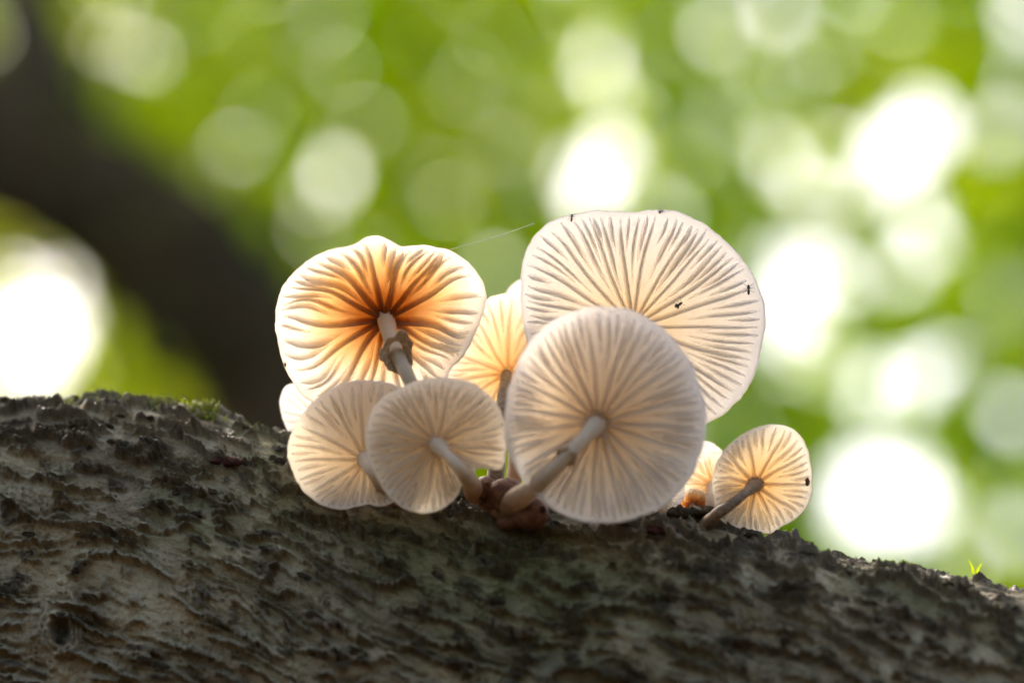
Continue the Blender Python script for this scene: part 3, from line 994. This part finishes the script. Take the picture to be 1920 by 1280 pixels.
# ------------------------------------------------------------------ flies, speck, spider thread
def fly(label, px, py, cap, ang, size, wings=True):
    """body axis at an angle in the cap plane"""
    d = P(px, py, 1.0) - CAM
    dep = np.dot(cap.c + cap.ez * (cap.k * cap.Rm * 0.9) - CAM, cap.ez) / np.dot(d, cap.ez)
    org = CAM + d * dep + cap.ez * size * 0.25
    e = empty("fly", org)
    tag(e, label, "fly", "small black flies on the caps")
    ax = cap.ex * math.cos(ang) + cap.ey * math.sin(ang)
    sd = np.cross(cap.ez, ax)

    def ell(c, r3, name, mat):
        nu, nv = 9, 10
        u = np.linspace(-1, 1, nu) * 0.999; w = np.linspace(0, 2 * math.pi, nv, endpoint=False)
        U, Wv = np.meshgrid(u, w, indexing='ij'); q = np.sqrt(1 - U ** 2)
        v = c + (U * r3[0])[..., None] * ax + (q * np.cos(Wv) * r3[1])[..., None] * sd + (q * np.sin(Wv) * r3[2])[..., None] * cap.ez
        return link(name, np_mesh(name, v.reshape(-1, 3), grid_faces(nu, nv, wrap_v=True), True), mat, e)
    ell(-ax * size * 0.28, (size * 0.30, size * 0.13, size * 0.12), "abdomen", M_FLY)
    ell(ax * size * 0.12, (size * 0.17, size * 0.15, size * 0.15), "thorax", M_FLY)
    ell(ax * size * 0.33, (size * 0.10, size * 0.11, size * 0.10), "head", M_FLY)
    for s in (-1, 1):
        if wings:
            w0 = ax * size * 0.1 + cap.ez * size * 0.12
            tip = w0 - ax * size * 0.62 + sd * s * size * 0.22
            m1 = w0 - ax * size * 0.35 + sd * s * size * 0.32
            m2 = w0 - ax * size * 0.35 + sd * s * size * 0.05
            vv = np.array([w0, m1, tip, m2]); vv2 = vv + cap.ez * size * 0.012
            q = np.array([[0, 1, 2, 3], [7, 6, 5, 4]]); k = np.arange(4)
            q = np.concatenate([q, np.stack([k, (k + 1) % 4, 4 + (k + 1) % 4, 4 + k], 1)])
            link("wing", np_mesh("wing", np.concatenate([vv, vv2]), q, False), M_WING, e)
        for i, la in enumerate((0.3, 0.12, -0.05)):
            a0 = ax * size * la * 0.6
            kn = a0 + sd * s * size * 0.32 + ax * size * (0.25 - 0.22 * i) + cap.ez * size * 0.10
            ft = a0 + sd * s * size * 0.52 + ax * size * (0.36 - 0.38 * i) - cap.ez * size * 0.22
            v, f = tube(np.array([a0, kn, ft]), np.array([0.022, 0.018, 0.012]) * size, 5)
            link("leg", np_mesh("leg", v, f, True), M_FLY, e)


fly("thin black fly standing at the upper rim of the largest ivory cap near the thread", 1072, 407, capB, 1.45, 0.0022, False)
fly("tiny black fly at the top edge of the largest ivory cap", 1240, 395, capB, 0.2, 0.0018)
fly("black long legged fly on the side rim of the largest ivory cap", 1403, 541, capB, 1.6, 0.0028, False)
fly("dark stubby fly in the middle of the gills of the largest ivory cap", 1273, 570, capB, 0.6, 0.0024)


def speck(label, px, py, cap, s, mat, seed):
    r = np.random.default_rng(seed)
    d = P(px, py, 1.0) - CAM
    dep = np.dot(cap.c + cap.ez * (cap.k * cap.Rm * 0.98) - CAM, cap.ez) / np.dot(d, cap.ez)
    org = CAM + d * dep
    nu, nv = 9, 10
    u = np.linspace(-1, 1, nu) * 0.99; w = np.linspace(0, 2 * math.pi, nv, endpoint=False)
    U, Wv = np.meshgrid(u, w, indexing='ij'); q = np.sqrt(1 - U ** 2) * (1 + 0.3 * r.uniform(-1, 1, U.shape))
    v = org + (U * s[1])[..., None] * cap.ey + (q * np.cos(Wv) * s[0])[..., None] * cap.ex + (q * np.sin(Wv) * s[0] * 0.6)[..., None] * cap.ez
    o = link("debris_speck", np_mesh("debris_speck", v.reshape(-1, 3), grid_faces(nu, nv, wrap_v=True), True), mat)
    tag(o, label, "debris")


speck("dark brown speck of dirt near the lower rim of the amber cap", 534, 683, capA, (0.0004, 0.0008), M_STEM_DARK, 1)
speck("rust brown patch of dirt stuck on the rim of the small cream mushroom", 1514, 903, capI, (0.0006, 0.0012), M_BUD, 2)

ta, tb = P(842, 468, 0.764), P(1003, 418, 0.764)
tl = np.linspace(0, 1, 30)
tp = ta + (tb - ta) * tl[:, None] - np.array([0, 0, 1]) * (0.0004 * 4 * tl * (1 - tl))[:, None]
v, f = tube(tp, np.full(30, 0.000026), 6)
tag(link("spider_thread", np_mesh("spider_thread", v, f, True), M_THREAD), "fine spider thread strung between the amber cap and the largest ivory cap", "spider thread")

# ------------------------------------------------------------------ trees behind
# openings in the leaf screen where the sky shows: (px, py, radius px)
GAPS = [
    # small single openings
    (250, 108, 20), (475, 200, 19), (605, 150, 15), (627, 332, 33), (852, 365, 23), (905, 395, 12), (790, 330, 9), (440, 240, 14), (330, 195, 10),
    (1118, 105, 27), (1125, 165, 17), (1465, 25, 27), (1440, 180, 15), (1600, -20, 27), (1690, 40, 16), (1300, 10, 12), (1560, 105, 9),
    (1090, 235, 14), (1290, 285, 18), (1180, 205, 12),
    # bright openings
    (1085, 335, 44), (1140, 300, 44), (1110, 380, 36), (1255, 400, 24), (1460, 292, 40), (1420, 345, 15), (1500, 330, 18),
    (1680, 290, 48), (1735, 235, 50), (1640, 330, 26), (1860, 255, 33), (1925, 20, 48), (1925, 160, 22), (1590, 375, 24), (1715, 390, 24),
    (1475, 525, 50), (1500, 590, 50), (1450, 610, 44), (1560, 520, 34), (1700, 500, 26), (1760, 470, 24), (1660, 430, 18), (1610, 590, 14),
    (1540, 700, 20), (1640, 735, 32), (1720, 720, 36), (1760, 680, 30), (1690, 800, 22), (1830, 660, 20), (1840, 720, 22),
    (1620, 900, 56), (1700, 900, 60), (1650, 970, 56), (1740, 960, 48), (1590, 960, 36), (1900, 780, 34), (1890, 900, 26), (1900, 1000, 38), (1840, 930, 18), (1820, 1060, 20),
    (1460, 700, 16), (1920, 600, 14), (1790, 560, 10),
    # left-hand sky
    (20, 530, 30), (110, 650, 26), (25, 610, 34), (150, 590, 20), (10, 700, 26),
    (90, 605, 40), (75, 525, 38), (25, 450, 22), (120, 540, 24), (40, 650, 26), (60, 745, 30), (240, 555, 17), (345, 640, 16), (200, 620, 13), (420, 790, 27), (130, 770, 24)]
rg = np.random.default_rng(4242)             # many more pin-holes, most of them where the crown is thin
for _ in range(70):
    if rg.uniform() < 0.72:
        GAPS.append((rg.uniform(1000, 2000), rg.uniform(-80, 1060), rg.uniform(8, 20)))
    else:
        GAPS.append((rg.uniform(150, 1000), rg.uniform(-80, 480), rg.uniform(6, 13)))
GA = np.array(GAPS, float)
LEAF_T = np.array([[0, 0, 0], [0.32, 0.25, 0.05], [0.30, 0.62, 0.06], [0, 1, -0.04], [-0.30, 0.62, 0.06], [-0.32, 0.25, 0.05]])
LEAF_F = np.array([[0, 1, 2, 3], [0, 3, 4, 5]])


def leaves_mesh(name, pos, size, face, var, r, spread=0.4):
    n = len(pos)
    nrm = face + r.normal(0, spread, (n, 3)); nrm /= np.linalg.norm(nrm, axis=1)[:, None]
    d = r.normal(0, 1, (n, 3)); d[:, 2] -= 0.4
    d -= nrm * np.sum(d * nrm, 1)[:, None]; d /= np.linalg.norm(d, axis=1)[:, None]
    s = np.cross(d, nrm)
    T_ = LEAF_T[None] * size[:, None, None]
    v = pos[:, None] + T_[..., :1] * s[:, None] + (T_[..., 1:2] - 0.5 * size[:, None, None]) * d[:, None] + T_[..., 2:] * nrm[:, None]
    f = (LEAF_F[None] + (np.arange(n) * 6)[:, None, None]).reshape(-1, 4)
    return np_mesh(name, v.reshape(-1, 3), f, True, {"leafvar": np.repeat(var, 6)})


TREES = [   # trunk px, territory centre px, label
    ("slender beech tree with bright leaves behind the amber cap", 738, (700, 200)),
    ("leafy beech tree behind the largest ivory cap with wide sky openings", 1315, (1250, 330)),
    ("beech tree with thin crown and many sky openings beyond the bare log slope", 1850, (1760, 520)),
    ("young beech with yellow green leaves beside the leaning dark trunk", 330, (250, 640)),
]
tc = np.array([t[2] for t in TREES], float)
pos_all, dep_all = [], []
STEP = 50
for layer in range(7):
    gxs = np.arange(-420, 2340, STEP); gys = np.arange(-330, 1500, STEP)
    a, b = np.meshgrid(gxs, gys, indexing='ij')
    a = a + (np.arange(len(gys)) % 2)[None] * STEP / 2 + rng.uniform(0, STEP) + rng.uniform(-0.28, 0.28, a.shape) * STEP
    b = b + rng.uniform(0, STEP) + rng.uniform(-0.28, 0.28, b.shape) * STEP
    pos_all.append(np.stack([a.ravel(), b.ravel()], 1))
    dep_all.append(rng.uniform(6.9, 7.9, a.size))
pp = np.concatenate(pos_all); dd = np.concatenate(dep_all)
gd = np.hypot(pp[:, None, 0] - GA[None, :, 0], pp[:, None, 1] - GA[None, :, 1]) - (GA[None, :, 2] + np.where(GA[None, :, 2] < 26, np.where(GA[None, :, 0] < 1000, 1, 6), np.where(GA[None, :, 2] < 40, 5, 1)))
keep = gd.min(1) > 0
pp, dd = pp[keep], dd[keep]
tw = pp + 90 * np.stack([vnoise(pp[:, 0] / 160, pp[:, 1] / 160, 201), vnoise(pp[:, 0] / 160, pp[:, 1] / 160, 203)], 1)
own = np.argmin(np.hypot((tw[:, None, 0] - tc[None, :, 0]), 0.8 * (tw[:, None, 1] - tc[None, :, 1])), 1)

for ti, (label, tpx, _) in enumerate(TREES):
    r = np.random.default_rng(500 + ti)
    D = 8.3 + 0.2 * ti
    top = P(tpx, -250, D)
    bx, by = top[0] + r.uniform(-0.15, 0.15), top[1] + 0.15
    root = empty("beech_tree", (bx, by, 0))
    tag(root, label, "tree", "beech trees behind the log")
    org = np.array([bx, by, 0.0])
    n = 24
    t_ = np.linspace(0, 1, n)
    path = np.array([bx, by, -0.1]) + (top + np.array([0, 0, 0.6]) - np.array([bx, by, -0.1])) * t_[:, None]
    path[:, 0] += 0.05 * np.sin(5 * t_ + ti)
    v, f = tube(path, 0.065 * (1 - 0.6 * t_) + 0.03 * np.exp(-t_ * 18), 12)
    link("trunk", np_mesh("trunk", v - org, f, True), M_TWIG, root)
    m = own == ti
    pts = P(pp[m, 0], pp[m, 1], dd[m])
    # limbs reach from the trunk into the leaf screen
    for li in range(6):
        z0 = r.uniform(0.35, 0.95)
        s0 = path[int(z0 * (n - 1))]
        tgt = pts[r.integers(len(pts))]
        q = spline([s0, s0 * 0.5 + tgt * 0.5 + np.array([0, 0, 0.12]), tgt], 12)
        v, f = tube(q, np.linspace(0.022, 0.006, 12), 7)
        link("limb", np_mesh("limb", v - org, f, True), M_TWIG, root)
    # the rest of the crown, above and around the part in view
    cc = pts.mean(0) + np.array([0, -0.3, 0.5])
    m2 = 1800
    ex_ = r.normal(0, 1, (m2, 3)); ex_ /= np.linalg.norm(ex_, axis=1)[:, None]
    ex_ = cc + ex_ * (r.uniform(0.55, 1, (m2, 1)) ** 0.5) * np.array([1.5, 0.9, 1.3])
    rel = ex_ - CAM
    dq = rel @ AX_F
    u_, v_ = rel @ AX_R / dq / K + 960, 640 - rel @ AX_U / dq / K
    outv = (u_ < -300) | (u_ > 2220) | (v_ < -260)
    ex_ = ex_[outv & (ex_[:, 2] > 0.6)]
    allp = np.concatenate([pts, ex_])
    size = np.concatenate([r.uniform(0.10, 0.135, len(pts)), r.uniform(0.09, 0.13, len(ex_))])
    face = np.tile(np.array([[0.0, -0.75, 0.65]]), (len(allp), 1))
    var = np.clip(0.5 + 0.35 * vnoise(allp[:, 0] * 2.2, allp[:, 2] * 2.2, 211) + r.normal(0, 0.18, len(allp)), 0, 1)
    if ti == 3: var = np.clip(var + 0.25, 0, 1)
    link("crown", leaves_mesh("crown", allp - org, size, face, var, r, 0.30), M_LEAF, root)

# leaning dark trunk
r = np.random.default_rng(900)
Dk = 6.1
pts = [P(-620, 10, Dk + 0.5), P(-250, 150, Dk + 0.2), P(30, 290, Dk), P(240, 415, Dk - 0.05), P(420, 590, Dk - 0.1), P(545, 860, Dk - 0.15)]
last = pts[-1]
pts.append(np.array([last[0] + 0.10, last[1] - 0.02, 0.8])); pts.append(np.array([last[0] + 0.14, last[1], -0.1]))
pts = np.array(pts)[::-1]
base_p = pts[0].copy(); base_p[2] = 0
root = empty("leaning_tree", base_p)
tag(root, "dark leaning tree trunk slanting behind the high end of the log", "tree")
path = spline(pts, 40)
v, f = tube(path, 0.165 * (1 + 0.14 * fbm(np.arange(40) / 4.0, np.zeros(40), 161, 2)), 16)
link("trunk", np_mesh("trunk", v - base_p, f, True), M_TRUNK, root)
q = spline([path[26], P(60, 60, Dk + 0.3), P(40, -60, Dk + 0.5), P(90, -420, Dk + 0.7)], 16)
v, f = tube(q, np.linspace(0.10, 0.07, 16), 10)
link("limb", np_mesh("limb", v - base_p, f, True), M_TWIG, root)
q = spline([path[30], P(150, 130, Dk + 0.2), P(260, 20, Dk + 0.3), P(330, -300, Dk + 0.4)], 14)
v, f = tube(q, np.linspace(0.012, 0.006, 14), 8)
link("limb", np_mesh("limb", v - base_p, f, True), M_TWIG, root)
iv = 450
ti_ = r.uniform(6, 39, iv); i0 = ti_.astype(int); fr_ = (ti_ - i0)[:, None]
cpt = path[i0] * (1 - fr_) + path[np.minimum(i0 + 1, 39)] * fr_
dv = r.normal(0, 1, (iv, 3)); dv /= np.linalg.norm(dv, axis=1)[:, None]
ivp = cpt + dv * (0.13 + np.abs(r.normal(0, 0.13, (iv, 1))))
link("ivy", leaves_mesh("ivy", ivp - base_p, r.uniform(0.06, 0.10, iv), dv, r.uniform(0, 0.5, iv), r), M_IVY, root)
m2 = 2200
ex_ = r.normal(0, 1, (m2, 3)); ex_ /= np.linalg.norm(ex_, axis=1)[:, None]
ex_ = path[-1] + np.array([-0.3, 0.3, 0.5]) + ex_ * r.uniform(0.4, 1, (m2, 1)) * np.array([1.0, 0.8, 0.8])
rel = ex_ - CAM; dq = rel @ AX_F
u_, v_ = rel @ AX_R / dq / K + 960, 640 - rel @ AX_U / dq / K
ex_ = ex_[(u_ < -150) | (v_ < -160)]
link("crown", leaves_mesh("crown", ex_ - base_p, r.uniform(0.08, 0.11, len(ex_)), np.tile([[0, -0.4, 0.8]], (len(ex_), 1)), r.uniform(0, 1, len(ex_)), r), M_LEAF, root)

# unseen wood behind the camera, added and banded by elevation to cut fill light
r = np.random.default_rng(77)
n = 9000
az = r.uniform(R(100), R(440), n)                # leaves the view direction (+Y = 90 deg) to the trees above
el = np.arcsin(r.uniform(0.0, 1.0, n))
front = np.sin(az) * np.cos(el)
rad = r.uniform(6.5, 9.5, n)
wp = np.stack([rad * np.cos(az) * np.cos(el), rad * np.sin(az) * np.cos(el), 0.1 + rad * np.sin(el) * 0.9], 1)
keep = (wp[:, 1] < 1.2) & (el < R(27) + 0.10 * r.normal(0, 1, n))
wp = wp[keep]
fc = -wp / np.linalg.norm(wp, axis=1)[:, None]
wm = leaves_mesh("fill_blocker_woods", wp, r.uniform(0.22, 0.36, len(wp)), fc, r.uniform(0, 1, len(wp)), r, 0.5)
tag(link("fill_blocker_woods", wm, M_WOODS), "unseen leaf mass of the wood, added behind the camera to cut fill light", "woods", None, "stuff")
